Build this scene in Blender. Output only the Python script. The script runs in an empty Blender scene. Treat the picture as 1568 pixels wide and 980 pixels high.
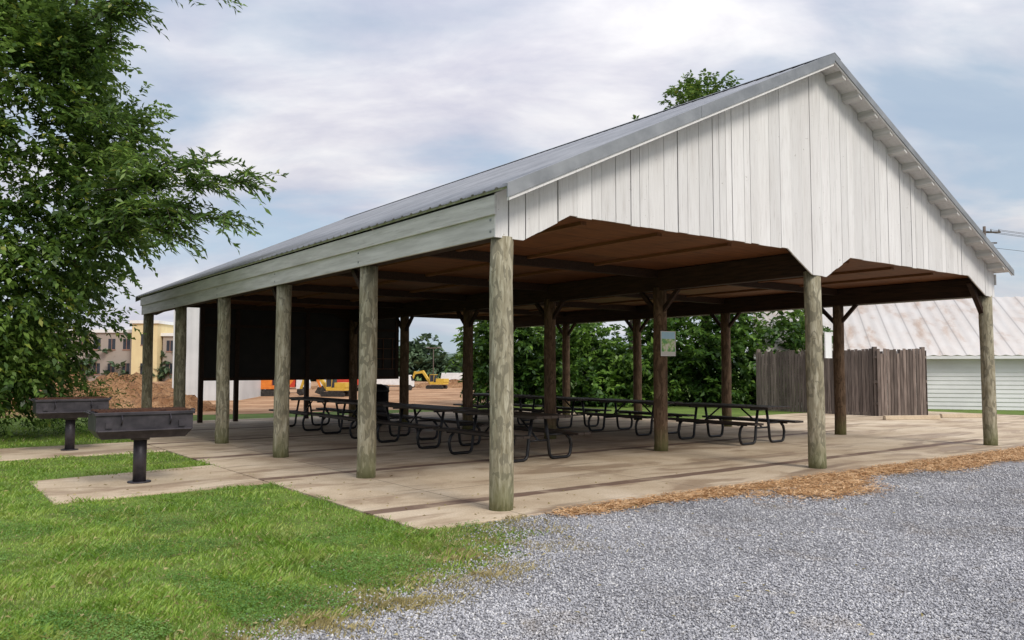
import bpy, math, random, bmesh
import numpy as np
from mathutils import Vector, Matrix
random.seed(7); R=np.random.default_rng(11)
scene=bpy.context.scene
GZ=-.024
# ------------------------------------------------------------------ helpers
P0=(-0.115,8.93); ANG=math.atan2(.6027,.798); CA,SA=math.cos(ANG),math.sin(ANG)
def W(s,d): return (P0[0]+CA*s-SA*d, P0[1]+SA*s+CA*d)
def L(x,y):
    dx=x-P0[0]; dy=y-P0[1]; return (CA*dx+SA*dy, -SA*dx+CA*dy)
def link(o): scene.collection.objects.link(o); return o
def empty(name,loc=(0,0,0),rz=0):
    e=bpy.data.objects.new(name,None); e.location=loc; e.rotation_euler=(0,0,rz); e.empty_display_size=.2; return link(e)
def npmesh(name,V,F,mat,parent=None,smooth=False,loc=None,rz=0):
    V=np.asarray(V,dtype=np.float32); F=np.asarray(F,dtype=np.int32)
    me=bpy.data.meshes.new(name); me.vertices.add(len(V)); me.vertices.foreach_set('co',V.ravel())
    k=F.shape[1]; me.loops.add(F.size); me.loops.foreach_set('vertex_index',F.ravel())
    me.polygons.add(len(F)); me.polygons.foreach_set('loop_start',np.arange(0,F.size,k,dtype=np.int32))
    if smooth: me.polygons.foreach_set('use_smooth',np.ones(len(F),dtype=bool))
    me.update(calc_edges=True); me.validate()
    me.materials.append(mat); o=bpy.data.objects.new(name,me); link(o)
    if parent: o.parent=parent
    if loc: o.location=loc
    o.rotation_euler=(0,0,rz)
    return o
class MB:
    def __init__(s): s.v=[]; s.f=[]; s.sm=[]
    def box(s,x0,x1,y0,y1,z0,z1):
        b=len(s.v)
        s.v+=[(x0,y0,z0),(x1,y0,z0),(x1,y1,z0),(x0,y1,z0),(x0,y0,z1),(x1,y0,z1),(x1,y1,z1),(x0,y1,z1)]
        s._b(b)
    def _b(s,b):
        for q in ((0,3,2,1),(4,5,6,7),(0,1,5,4),(1,2,6,5),(2,3,7,6),(3,0,4,7)): s.f.append(tuple(b+i for i in q)); s.sm.append(False)
    def hexa(s,pts): b=len(s.v); s.v+=[tuple(p) for p in pts]; s._b(b)
    def prism(s,poly,axis,a0,a1):
        b=len(s.v); n=len(poly)
        for a in (a0,a1):
            for p in poly:
                if axis=='y': s.v.append((p[0],a,p[1]))
                elif axis=='x': s.v.append((a,p[0],p[1]))
                else: s.v.append((p[0],p[1],a))
        s.f.append(tuple(b+i for i in range(n))); s.f.append(tuple(b+n+i for i in reversed(range(n)))); s.sm+=[False,False]
        for i in range(n):
            j=(i+1)%n; s.f.append((b+j,b+i,b+n+i,b+n+j)); s.sm.append(False)
    def tube(s,pts,r,n=8,cap=True,wob=0):
        pts=[Vector(p) for p in pts]
        if not isinstance(r,(list,tuple)): r=[r]*len(pts)
        b=len(s.v); ref=None
        for i,p in enumerate(pts):
            t=(pts[min(i+1,len(pts)-1)]-pts[max(i-1,0)]).normalized()
            if ref is None:
                ref=Vector((1,0,0)) if abs(t.x)<.8 else Vector((0,1,0))
            u=(ref-t*ref.dot(t)).normalized(); w=t.cross(u); ref=u
            for k in range(n):
                a=2*math.pi*k/n; rr=r[i]*(1+(random.uniform(-wob,wob) if wob else 0))
                s.v.append(tuple(p+(u*math.cos(a)+w*math.sin(a))*rr))
        for i in range(len(pts)-1):
            for k in range(n):
                k2=(k+1)%n; s.f.append((b+i*n+k,b+i*n+k2,b+(i+1)*n+k2,b+(i+1)*n+k)); s.sm.append(True)
        if cap:
            s.f.append(tuple(b+k for k in reversed(range(n)))); s.f.append(tuple(b+(len(pts)-1)*n+k for k in range(n))); s.sm+=[False,False]
    def obj(s,name,mat,parent=None,bevel=0,loc=None,rz=0,fix=False):
        me=bpy.data.meshes.new(name); me.from_pydata(s.v,[],s.f); me.update()
        me.polygons.foreach_set('use_smooth',s.sm); me.materials.append(mat)
        if fix:
            bm=bmesh.new(); bm.from_mesh(me); bmesh.ops.triangulate(bm,faces=bm.faces[:]); bmesh.ops.recalc_face_normals(bm,faces=bm.faces[:]); bm.to_mesh(me); bm.free()
        o=bpy.data.objects.new(name,me); link(o)
        if parent: o.parent=parent
        if loc: o.location=loc
        o.rotation_euler=(0,0,rz)
        if bevel:
            m=o.modifiers.new('bevel','BEVEL'); m.width=bevel; m.segments=2; m.limit_method='ANGLE'
        return o
# ------------------------------------------------------------------ materials
def mk(name,rough=.8,metal=0,spec=.3):
    m=bpy.data.materials.new(name); m.use_nodes=True; nt=m.node_tree; b=nt.nodes['Principled BSDF']
    b.inputs['Roughness'].default_value=rough; b.inputs['Metallic'].default_value=metal; b.inputs['Specular IOR Level'].default_value=spec
    return m,nt,b
def N(nt,t,props=None,ins=None):
    n=nt.nodes.new(t)
    for k,v in (props or {}).items(): setattr(n,k,v)
    for k,v in (ins or {}).items():
        if isinstance(v,bpy.types.NodeSocket): nt.links.new(v,n.inputs[k])
        else: n.inputs[k].default_value=v
    return n
def c4(c): return (c[0],c[1],c[2],1)
def mix(nt,f,a,b,bt='MIX'):
    n=N(nt,'ShaderNodeMix',{'data_type':'RGBA','blend_type':bt},{0:f})
    for i,v in ((6,a),(7,b)):
        if isinstance(v,bpy.types.NodeSocket): nt.links.new(v,n.inputs[i])
        else: n.inputs[i].default_value=c4(v)
    return n.outputs[2]
def ramp(nt,f,st,interp='LINEAR'):
    n=N(nt,'ShaderNodeValToRGB',None,{0:f}); e=n.color_ramp.elements; n.color_ramp.interpolation=interp
    while len(e)<len(st): e.new(.5)
    for i,(p,c) in enumerate(st):
        e[i].position=p; e[i].color=c4(c) if isinstance(c,(tuple,list)) else (c,c,c,1)
    return n.outputs[0]
def coord(nt,scale=(1,1,1),kind='Object',loc=(0,0,0)):
    tc=N(nt,'ShaderNodeTexCoord'); mp=N(nt,'ShaderNodeMapping',None,{0:tc.outputs[kind],1:loc,3:scale}); return mp.outputs[0]
def noise(nt,vec,scale,detail=4,rough=.55,dist=0):
    return N(nt,'ShaderNodeTexNoise',None,{'Vector':vec,'Scale':scale,'Detail':detail,'Roughness':rough,'Distortion':dist}).outputs[0]
def math_(nt,op,a,b=0.): return N(nt,'ShaderNodeMath',{'operation':op},{0:a,1:b}).outputs[0]
def bump(nt,bsdf,h,st=.3,dist=.02):
    n=N(nt,'ShaderNodeBump',None,{'Strength':st,'Distance':dist,'Height':h}); nt.links.new(n.outputs[0],bsdf.inputs['Normal'])
def setc(nt,b,c):
    nt.links.new(c,b.inputs['Base Color'])
def simple(name,c1,c2,scale=4,rough=.8,metal=0,st=.2,dist=.01,stretch=(1,1,1),island=0,spec=.3,lo=.35,hi=.65):
    m,nt,b=mk(name,rough,metal,spec); v=coord(nt,stretch); f=noise(nt,v,scale,4)
    c=ramp(nt,f,[(lo,c1),(hi,c2)])
    if island:
        g=N(nt,'ShaderNodeNewGeometry').outputs['Random Per Island']
        k=ramp(nt,g,[(0,1-island),(1,1.0)]); c=mix(nt,1.0,c,k,'MULTIPLY')
    setc(nt,b,c)
    if st: bump(nt,b,noise(nt,v,scale*4,3),st,dist)
    return m
def leafmat(name,dark,mid,light,clump=.55,trans=.3,yel=None,isl=.45,patch=None):
    m=bpy.data.materials.new(name); m.use_nodes=True; nt=m.node_tree; nt.nodes.remove(nt.nodes['Principled BSDF']); v=coord(nt)
    g=N(nt,'ShaderNodeNewGeometry').outputs['Random Per Island']
    f=noise(nt,v,clump,2); s=math_(nt,'ADD',math_(nt,'MULTIPLY',f,1.1),math_(nt,'MULTIPLY',g,isl))
    c=ramp(nt,s,[(.42,dark),(.75,mid),(1.0,light)])
    if patch: c=mix(nt,ramp(nt,noise(nt,v,patch[1],4,.6),[(.52,0.),(.68,patch[2])]),c,patch[0])
    if yel: c=mix(nt,ramp(nt,g,[(.955,0.),(.97,1.)]),c,yel)
    d=N(nt,'ShaderNodeBsdfDiffuse',None,{0:c}); gl=N(nt,'ShaderNodeBsdfGlossy',None,{0:(.6,.6,.6,1),1:.45})
    dd=N(nt,'ShaderNodeMixShader',None,{0:.06,1:d.outputs[0],2:gl.outputs[0]})
    t=N(nt,'ShaderNodeBsdfTranslucent',None,{0:mix(nt,.5,c,light)})
    ms=N(nt,'ShaderNodeMixShader',None,{0:trans,1:dd.outputs[0],2:t.outputs[0]})
    nt.links.new(ms.outputs[0],nt.nodes['Material Output'].inputs[0]); return m
def postmat(name,c1,c2,c3):
    m,nt,b=mk(name,.85); v=coord(nt,(1,1,.16)); v2=coord(nt)
    f=noise(nt,v,22,5,.65,.4); c=ramp(nt,f,[(.3,c1),(.5,c2),(.68,c3)])
    k=noise(nt,coord(nt,(1,1,.4)),10,3,.5,1.5); c=mix(nt,ramp(nt,k,[(.53,0.),(.56,.75)]),c,tuple(x*.52 for x in c2))
    z=N(nt,'ShaderNodeSeparateXYZ',None,{0:v2}).outputs[2]
    c=mix(nt,math_(nt,'MULTIPLY',ramp(nt,z,[(0.,1.),(.5,0.)]),.65),c,(.11,.13,.04))
    setc(nt,b,c); bump(nt,b,f,.6,.02); return m
M_post=postmat('post_weathered',(.16,.135,.08),(.31,.28,.195),(.49,.455,.345))
M_postb=postmat('post_brown',(.07,.042,.025),(.14,.088,.052),(.23,.155,.10))
m,nt,b=mk('white_siding',.6); v=coord(nt,(6,6,.5)); f=noise(nt,v,3,5,.6)
g=N(nt,'ShaderNodeNewGeometry').outputs['Random Per Island']
c=ramp(nt,f,[(.2,(.56,.53,.50)),(.42,(.73,.71,.69)),(.7,(.80,.785,.765))])
c=mix(nt,1.,c,ramp(nt,g,[(0,.85),(1,1.)]),'MULTIPLY')
f2=noise(nt,coord(nt,(25,25,1.2)),2,4,.7); c=mix(nt,ramp(nt,f2,[(.60,0.),(.72,.6)]),c,(.33,.30,.27))
f3=noise(nt,coord(nt),22,2); c=mix(nt,ramp(nt,f3,[(.74,0.),(.77,.75)]),c,(.18,.15,.12))
f4=noise(nt,coord(nt,(1.2,1,.25)),1.2,4); c=mix(nt,ramp(nt,f4,[(.5,0.),(.7,.30)]),c,(.52,.49,.46))
setc(nt,b,c); bump(nt,b,noise(nt,coord(nt,(40,40,1.5)),3,4),.35,.01); M_white=m
m,nt,b=mk('grey_fascia_paint',.6); c=ramp(nt,noise(nt,coord(nt,(1,.25,3)),5,5),[(.3,(.46,.45,.425)),(.65,(.64,.625,.60))])
f2=noise(nt,coord(nt,(3,.6,14)),3,4,.7); c=mix(nt,ramp(nt,f2,[(.56,0.),(.72,.55)]),c,(.27,.26,.23))
setc(nt,b,c); bump(nt,b,noise(nt,coord(nt,(1,.5,20)),6),.3,.01); M_fascia=m
M_dark=simple('dark_stained_beam',(.018,.009,.006),(.042,.021,.012),5,.75,stretch=(6,.5,6))
M_gap=simple('siding_backing',(.02,.016,.012),(.03,.025,.02),5,st=0)
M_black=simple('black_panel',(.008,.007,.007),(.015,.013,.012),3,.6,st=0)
m,nt,b=mk('plywood_ceiling',.65); v=coord(nt)
br=N(nt,'ShaderNodeTexBrick',{'offset':0.5},{'Vector':v,'Color1':(.19,.074,.026,1),'Color2':(.125,.045,.016,1),'Mortar':(.03,.012,.006,1),'Scale':1.,'Mortar Size':.008,'Brick Width':2.44,'Row Height':1.22})
f=noise(nt,coord(nt,(.6,6,1)),3,5,.6); c=mix(nt,1.,br.outputs[0],ramp(nt,f,[(.3,.55),(.7,1.15)]),'MULTIPLY'); setc(nt,b,c); M_ply=m
M_batten=simple('ceiling_batten_wood',(.13,.055,.022),(.19,.085,.035),6,stretch=(4,.5,4))
M_roof=simple('galvanised_roof',(.26,.27,.29),(.38,.39,.41),1.2,.45,.55,.05,.005)
M_trim=simple('galvanised_trim',(.22,.23,.24),(.32,.33,.34),3,.45,.5,.05,.005)
M_blackmetal=simple('powder_coated_black_steel',(.008,.008,.010),(.018,.018,.020),10,.42,.2,.05,.003,spec=.5)
M_top=simple('table_slats_brown',(.026,.017,.012),(.058,.038,.027),4,.5,stretch=(8,1,8),island=.4,spec=.5)
M_grill=simple('grill_steel',(.026,.023,.030),(.060,.052,.062),7,.5,.3,.2,.004,spec=.5)
M_rust=simple('rusty_steel',(.07,.03,.02),(.16,.08,.05),9,.8,.2,.3,.004)
def concrete(name,bands=True):
    m,nt,b=mk(name,.8,0,.3); v=coord(nt); sp=N(nt,'ShaderNodeSeparateXYZ',None,{0:v})
    f=noise(nt,v,.9,6,.62,.3); c=ramp(nt,f,[(.28,(.40,.30,.20)),(.5,(.55,.445,.315)),(.7,(.655,.55,.415))])
    f=noise(nt,v,45,3,.7); c=mix(nt,1.,c,ramp(nt,f,[(.3,.78),(.6,1.05)]),'MULTIPLY')
    st=noise(nt,coord(nt,(.45,1.3,1)),1.1,5,.6,.8)
    c=mix(nt,ramp(nt,st,[(.51,0.),(.60,.6)]),c,(.25,.165,.105))
    st2=noise(nt,coord(nt,(.25,2.2,1)),1.0,4,.6,.5)
    c=mix(nt,ramp(nt,st2,[(.58,0.),(.66,.55)]),c,(.15,.10,.07))
    if bands:
        y=math_(nt,'ADD',sp.outputs[1],math_(nt,'MULTIPLY',noise(nt,v,1.5,3),.12))
        md=math_(nt,'MODULO',math_(nt,'ADD',y,6.48-.62),3.24)
        r=ramp(nt,math_(nt,'DIVIDE',md,3.24),[(0.,0.),(.006,1.),(.07,1.),(.08,0.)])
        r=math_(nt,'MULTIPLY',r,ramp(nt,noise(nt,v,2.3,4),[(.3,.45),(.5,.9)]))
        c=mix(nt,r,c,(.14,.085,.062))
        for ax,per,off in ((0,3.04,.0),(1,3.24,1.62)):
            mm=math_(nt,'MODULO',math_(nt,'ADD',sp.outputs[ax],30.4+off if ax==0 else 32.4+off),per)
            j=math_(nt,'LESS_THAN',mm,.014); c=mix(nt,math_(nt,'MULTIPLY',j,.75),c,(.08,.06,.05))
    setc(nt,b,c); bump(nt,b,noise(nt,v,60,3),.25,.006)
    rr=ramp(nt,st,[(.5,.85),(.68,.55)]); nt.links.new(rr,b.inputs['Roughness']); return m
M_conc=concrete('concrete_worn'); M_conc2=concrete('concrete_plain',False)
m,nt,b=mk('ground_soil_grass',.95); v=coord(nt)
c=ramp(nt,noise(nt,v,1.3,6,.6),[(.3,(.08,.12,.022)),(.5,(.115,.19,.03)),(.7,(.17,.25,.045))])
c=mix(nt,ramp(nt,noise(nt,v,9,5,.7),[(.48,0.),(.68,.65)]),c,(.16,.13,.06)); setc(nt,b,c); bump(nt,b,noise(nt,v,40,4),.6,.03); M_ground=m
m,nt,b=mk('gravel',.9); v=coord(nt)
vo=N(nt,'ShaderNodeTexVoronoi',None,{'Vector':v,'Scale':62.}); sp=N(nt,'ShaderNodeSeparateColor',None,{0:vo.outputs['Color']}).outputs[0]
c=ramp(nt,sp,[(0,(.20,.20,.215)),(.5,(.36,.36,.38)),(.85,(.50,.50,.52)),(1,(.66,.65,.64))])
c=mix(nt,ramp(nt,vo.outputs['Distance'],[(.2,0.),(.95,.65)]),c,(.11,.105,.105))
c=mix(nt,1.,c,ramp(nt,noise(nt,v,.7,5),[(.3,.78),(.65,1.08)]),'MULTIPLY')
c=mix(nt,ramp(nt,noise(nt,v,1.6,5,.7,.6),[(.55,0.),(.72,.55)]),c,(.28,.23,.17))
setc(nt,b,c); iv=math_(nt,'SUBTRACT',1.,vo.outputs['Distance']); bump(nt,b,iv,.8,.015); M_gravel=m
m,nt,b=mk('gravel_stone',.85); g=N(nt,'ShaderNodeNewGeometry').outputs['Random Per Island']
c=ramp(nt,g,[(0,(.22,.22,.235)),(.45,(.38,.38,.40)),(.85,(.52,.52,.54)),(1,(.74,.73,.71))])
c=mix(nt,1.,c,ramp(nt,noise(nt,coord(nt),.7,4),[(.3,.78),(.65,1.08)]),'MULTIPLY')
c=mix(nt,ramp(nt,noise(nt,coord(nt),1.6,4,.7,.6),[(.55,0.),(.72,.4)]),c,(.34,.29,.23)); setc(nt,b,c); M_stone=m
M_dirt=simple('orange_clay',(.30,.16,.08),(.50,.31,.18),.5,.95,0,.8,.3)
M_mound=simple('orange_clay_mound',(.25,.12,.055),(.45,.26,.135),1.6,.95,0,1.,.35)
M_grass=leafmat('grass_blade',(.095,.19,.020),(.20,.345,.040),(.34,.47,.08),1.1,.3,(.42,.36,.16),.45,((.36,.36,.10),1.7,.55))
M_clover=leafmat('clover_leaf',(.07,.17,.03),(.13,.27,.05),(.22,.36,.10),1.5,.25)
M_dry=leafmat('dry_grass_blade',(.22,.18,.07),(.38,.32,.13),(.54,.45,.22),2.,.3)
M_needle=leafmat('pine_needle_litter',(.28,.13,.055),(.58,.34,.16),(.82,.58,.34),5.,.1,None,.5)
M_leafA=leafmat('leaf_cherry',(.024,.052,.012),(.075,.145,.030),(.20,.31,.06),.8,.3,(.30,.32,.05),.5)
M_leafB=leafmat('leaf_shrub',(.014,.040,.010),(.055,.125,.022),(.18,.31,.05),.45,.3)
M_leafC=leafmat('leaf_far',(.045,.075,.045),(.075,.12,.065),(.11,.17,.085),.2,.2)
M_bark=simple('bark',(.04,.032,.025),(.10,.08,.06),8,.9,0,.6,.03,(1,1,.3))
M_fence=simple('weathered_cedar',(.13,.10,.085),(.27,.215,.185),3,.85,0,.4,.01,(8,8,.6),.55)
m,nt,b=mk('worn_tin_roof',.5,.25); v=coord(nt,(1,.25,1)); f=noise(nt,v,1.1,6,.65,.3)
c=ramp(nt,f,[(.35,(.68,.65,.61)),(.54,(.63,.58,.53)),(.66,(.50,.39,.31)),(.8,(.36,.23,.16))])
sx=N(nt,'ShaderNodeSeparateXYZ',None,{0:coord(nt)}).outputs[0]; j=math_(nt,'LESS_THAN',math_(nt,'MODULO',math_(nt,'ADD',sx,8.),.8),.05); c=mix(nt,math_(nt,'MULTIPLY',j,.5),c,(.3,.27,.25)); setc(nt,b,c); M_rustroof=m
M_shedwall=simple('white_lap_siding',(.70,.70,.69),(.80,.80,.79),1,.7,st=0)
M_metalwhite=simple('white_metal_cladding',(.52,.54,.55),(.64,.66,.67),.6,.5,st=0)
m,nt,b=mk('brick_far',.9); br=N(nt,'ShaderNodeTexBrick',None,{'Vector':coord(nt),'Color1':(.34,.19,.14,1),'Color2':(.28,.15,.11,1),'Mortar':(.35,.3,.26,1),'Scale':3.}); setc(nt,b,br.outputs[0]); M_brick=m
M_yellow=simple('cream_render',(.66,.53,.30),(.72,.60,.34),1,.8,st=0)
M_glass=simple('dark_glass',(.03,.035,.045),(.05,.055,.07),1,.15,0,0)
M_exc=simple('excavator_orange_paint',(.62,.17,.03),(.75,.24,.04),2,.45,st=0)
M_excY=simple('excavator_yellow_paint',(.62,.40,.05),(.70,.46,.08),2,.45,st=0)
M_rubber=simple('track_rubber',(.02,.02,.02),(.05,.045,.04),5,.8,st=0)
M_truckw=simple('truck_white_paint',(.65,.65,.65),(.75,.75,.75),2,.4,st=0)
M_truckr=simple('truck_red_paint',(.50,.05,.03),(.58,.07,.04),2,.4,st=0)
M_hill=simple('hill_woods',(.07,.11,.09),(.13,.18,.13),.02,.95,0,.3,1.)
M_pole=simple('utility_pole_wood',(.08,.06,.05),(.14,.11,.09),3,st=0)
M_paper=simple('paper_notice',(.74,.74,.72),(.80,.80,.78),3,.5,st=0)
m,nt,b=mk('park_map_print',.35); v=coord(nt); sp=N(nt,'ShaderNodeSeparateXYZ',None,{0:v})
c=ramp(nt,noise(nt,v,9,3),[(.42,(.16,.42,.14)),(.5,(.45,.62,.25)),(.58,(.72,.72,.60))])
c=mix(nt,math_(nt,'GREATER_THAN',sp.outputs[2],.09),c,(.42,.66,.80)); c=mix(nt,math_(nt,'LESS_THAN',sp.outputs[2],-.15),c,(.65,.65,.60)); setc(nt,b,c); M_map=m
# ------------------------------------------------------------------ world
EL=math.radians(42); sun_dir=Vector((.62,-.78,0)).normalized()
w=bpy.data.worlds.new("World"); scene.world=w; w.use_nodes=True; nt=w.node_tree
for n in list(nt.nodes): nt.nodes.remove(n)
sky=N(nt,'ShaderNodeTexSky'); sky.sky_type='NISHITA'; sky.sun_disc=False; sky.sun_elevation=EL
sky.sun_rotation=math.atan2(sun_dir.x,sun_dir.y); sky.air_density=1.; sky.dust_density=1.5
tc=N(nt,'ShaderNodeTexCoord').outputs['Generated']; sp=N(nt,'ShaderNodeSeparateXYZ',None,{0:tc}); z=math_(nt,'MAXIMUM',sp.outputs[2],0.)
zz=math_(nt,'ADD',z,.28)
cx=N(nt,'ShaderNodeCombineXYZ',None,{0:math_(nt,'DIVIDE',sp.outputs[0],zz),1:math_(nt,'DIVIDE',sp.outputs[1],zz),2:0.}).outputs[0]
mp=N(nt,'ShaderNodeMapping',None,{0:cx,1:(5.3,2.2,0),2:(0,0,.25),3:(1.,1.7,1)}).outputs[0]
f1=noise(nt,mp,1.15,6,.55,.35); mask=ramp(nt,f1,[(.38,.22),(.54,.85),(.62,1.)])
f2=noise(nt,mp,2.3,6,.58,.3)
cl=ramp(nt,f2,[(.34,(.58,.585,.70)),(.5,(.72,.715,.79)),(.68,(.91,.90,.92))])
wm=math_(nt,'MULTIPLY',ramp(nt,sp.outputs[0],[(.35,0.),(.7,1.)]),ramp(nt,z,[(0.,1.),(.4,0.)]))
cl=mix(nt,math_(nt,'MULTIPLY',wm,.75),cl,(1.0,.94,.80))
zb=math_(nt,'MULTIPLY',math_(nt,'MULTIPLY',z,z),1.2); st=math_(nt,'ADD',.95,zb)
b1=N(nt,'ShaderNodeBackground',None,{0:mix(nt,.6,sky.outputs[0],(5.0,6.7,8.4)),1:.1}); b2=N(nt,'ShaderNodeBackground',None,{0:cl,1:st})
ms=N(nt,'ShaderNodeMixShader',None,{0:mask,1:b1.outputs[0],2:b2.outputs[0]})
out=N(nt,'ShaderNodeOutputWorld'); nt.links.new(ms.outputs[0],out.inputs[0])
sl=bpy.data.lights.new('sun','SUN'); sl.energy=2.4; sl.angle=math.radians(20); sl.color=(1,.94,.85)
so=link(bpy.data.objects.new('sun',sl)); dv=Vector((sun_dir.x*math.cos(EL),sun_dir.y*math.cos(EL),math.sin(EL)))
so.rotation_euler=dv.to_track_quat('Z','Y').to_euler(); so.location=(10,-10,20)
scene.view_settings.view_transform='Standard'; scene.view_settings.look='None'; scene.view_settings.exposure=0
# ------------------------------------------------------------------ camera
cam=bpy.data.cameras.new('camera'); cam.sensor_width=36; cam.lens=28.3; cam.clip_end=5000; cam.clip_start=.05
co=link(bpy.data.objects.new('camera',cam)); co.location=(0,0,1.55); co.rotation_euler=(math.radians(93.39),0,0); scene.camera=co
# ------------------------------------------------------------------ ground
g=MB(); g.v=[(-2500,-200,GZ),(2500,-200,GZ),(2500,4000,GZ),(-2500,4000,GZ)]; g.f=[(0,1,2,3)]; g.sm=[False]; g.obj('ground',M_ground)
XB_Y=[-5,3,4.7,5.3,6.3,7.0,7.6,8.1,8.6]; XB_X=[-7,-2.7,-1.5,-.78,-.27,.15,.15,.02,0]
def xb(y): return np.interp(y,XB_Y,XB_X)
poly=[]
for y in np.linspace(-5,8.6,120): poly.append((float(xb(y))+random.uniform(-.07,.07)+.1*math.sin(y*5)+.05*math.sin(y*13),float(y)))
poly.append(W(.2,.3)); poly.append(W(60,.3)); poly+=[(90,-5)]
g=MB(); g.v=[(p[0],p[1],GZ+.004) for p in poly]; g.f=[tuple(range(len(poly)))]; g.sm=[False]; g.obj('gravel_lot',M_gravel,fix=True)
p3=(P0[0],P0[1],0)
def padpoly(name,pts,z0,z1,mat): g=MB(); g.prism(pts,'z',z0,z1); g.obj(name,mat,None,.008,p3,ANG,fix=True)
padpoly('concrete_slab',[(-1.26,-.42),(13.4,-.62),(13.4,17.3),(-1.26,17.3)],-.15,0,M_conc)
padpoly('concrete_apron',[(13.41,-.62),(24,-.9),(24,9.0),(13.41,9.0)],-.15,-.004,M_conc2)
padpoly('grill_pad',[(-3.85,3.45),(-1.27,3.6),(-1.27,6.1),(-3.85,5.7)],-.15,-.006,M_conc2)
padpoly('grill_pad',[(-3.95,8.9),(-1.27,8.9),(-1.27,11.2),(-3.95,11.2)],-.15,-.006,M_conc2)
# ------------------------------------------------------------------ pavilion
pav=empty('picnic_pavilion',p3,ANG)
MID=6.085; WD=12.17; BAY=3.24; LEN=16.2
def rz(s): return 6.40-.4614*abs(s-MID)
def rbox(g,s0,s1,y0,y1,h0,h1):
    a,b=rz(s0),rz(s1)
    g.hexa([(s0,y0,a+h0),(s1,y0,b+h0),(s1,y1,b+h0),(s0,y1,a+h0),(s0,y0,a+h1),(s1,y0,b+h1),(s1,y1,b+h1),(s0,y1,a+h1)])
def mkpost(g,x,y,top,r=.125):
    n=20; zs=[-.05,.15,.5,1,1.5,2,2.5,top]; lx,ly=random.uniform(-.02,.02),random.uniform(-.02,.02)
    g.tube([(x+lx*z/3+random.uniform(-.006,.006),y+ly*z/3+random.uniform(-.006,.006),z) for z in zs],[r*(1.07-.05*z/3)*random.uniform(.98,1.02) for z in zs],n,True,.025)
gp=MB(); gb=MB(); gd=MB()
for k in range(6):
    mkpost(gp,0,k*BAY,3.0); mkpost(gp if k==0 else gb,MID,k*BAY,3.06,.125); mkpost(gp if k==0 else gb,WD,k*BAY,3.0,.12)
gp.obj('outer_posts',M_post,pav); gb.obj('inner_posts',M_postb,pav)
for s in (0,MID,WD):
    gd.box(s-.09,s+.09,.02,LEN+.05,3.0,3.37)
    for k in range(6):
        for sg in (-1,1):
            if (k==0) or (k==5 and sg>0) or (s==0 and sg<0): continue
            y=k*BAY
            gd.hexa([(s-.035,y+sg*.08,2.55),(s+.035,y+sg*.08,2.55),(s+.035,y+sg*.08,2.66),(s-.035,y+sg*.08,2.66),
                     (s-.035,y+sg*.50,2.98),(s+.035,y+sg*.50,2.98),(s+.035,y+sg*.43,3.02),(s-.035,y+sg*.43,3.02)])
for k in range(1,6):
    y=k*BAY
    for a,b_ in ((0.1,MID-.1),(MID+.1,WD-.1)): gd.box(a,b_,y-.06,y+.06,3.24,3.385)
gd.hexa([(WD-.1,.0,2.62),(WD-.1,.09,2.62),(WD-.1,.09,2.74),(WD-.1,.0,2.74),(WD-.62,.0,3.22),(WD-.62,.09,3.22),(WD-.52,.09,3.25),(WD-.52,.0,3.25)])
gd.obj('beams_and_knee_braces',M_dark,pav)
g=MB(); g.box(-.1,WD+.1,-.04,LEN+.04,3.39,3.41); g.obj('ceiling',M_ply,pav)
g=MB()
for s in (1.5,2.9,4.4,7.6,9.1,10.6): g.box(s-.045,s+.045,.3,LEN-.2,3.345,3.388)
g.obj('ceiling_battens',M_batten,pav)
def bot(s):
    xs=[-.2,.22,.92,5.25,5.9,6.27,6.98,11.2,11.95,12.4]; zs=[2.98,2.98,3.335,3.335,2.98,2.98,3.335,3.335,2.98,2.98]
    return float(np.interp(s,xs,zs))
BR=[.22,.92,5.25,5.9,6.27,6.98,11.2,11.95,MID]
g=MB(); s=-.17
while s<WD+.17:
    wd=random.choice([.14,.16,.19,.24,.27,.29]); e=min(s+wd,WD+.17)
    gap=random.choice([.003,.005,.008,.012,.018]); y0=-.112+random.uniform(-.003,.003)
    ks=[s]+[q for q in BR if s+.01<q<e-gap-.01]+[e-gap]; jt=random.uniform(-.007,.007)
    pl=[(q,bot(q)+jt) for q in ks]+[(q,rz(q)-.05) for q in reversed(ks)]
    g.prism(pl,'y',y0,y0+.022); s=e
g.obj('gable_siding',M_white,pav)
def gablepoly(y0,y1,name,mat,dz=.012):
    g=MB(); ks=sorted([-.14]+BR+[WD+.14])
    for a,b_ in zip(ks[:-1],ks[1:]):
        g.hexa([(a,y0,bot(a)+dz),(b_,y0,bot(b_)+dz),(b_,y1,bot(b_)+dz),(a,y1,bot(a)+dz),(a,y0,rz(a)-.06),(b_,y0,rz(b_)-.06),(b_,y1,rz(b_)-.06),(a,y1,rz(a)-.06)])
    g.obj(name,mat,pav)
gablepoly(-.085,-.065,'gable_backing',M_gap); gablepoly(LEN+.085,LEN+.11,'rear_gable',M_dark)
g=MB()
for sg,b0 in ((-1,-.13),(1,WD+.13)):
    def bx(a,b_,y0,y1,z0,z1): g.box(min(b0+sg*a,b0+sg*b_),max(b0+sg*a,b0+sg*b_),y0,y1,z0,z1)
    ys=[-.112,4.9,9.8,LEN+.12]
    for i in range(3):
        bx(0,.035,ys[i]+.003,ys[i+1],2.985,3.235); bx(.037,.07,ys[i]-.03+(1.6 if i else 0)+.003,ys[i+1]-.03+(1.6 if i<2 else 0.03),3.225,3.44)
g.obj('eave_fascia',M_fascia,pav,.003)
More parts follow.
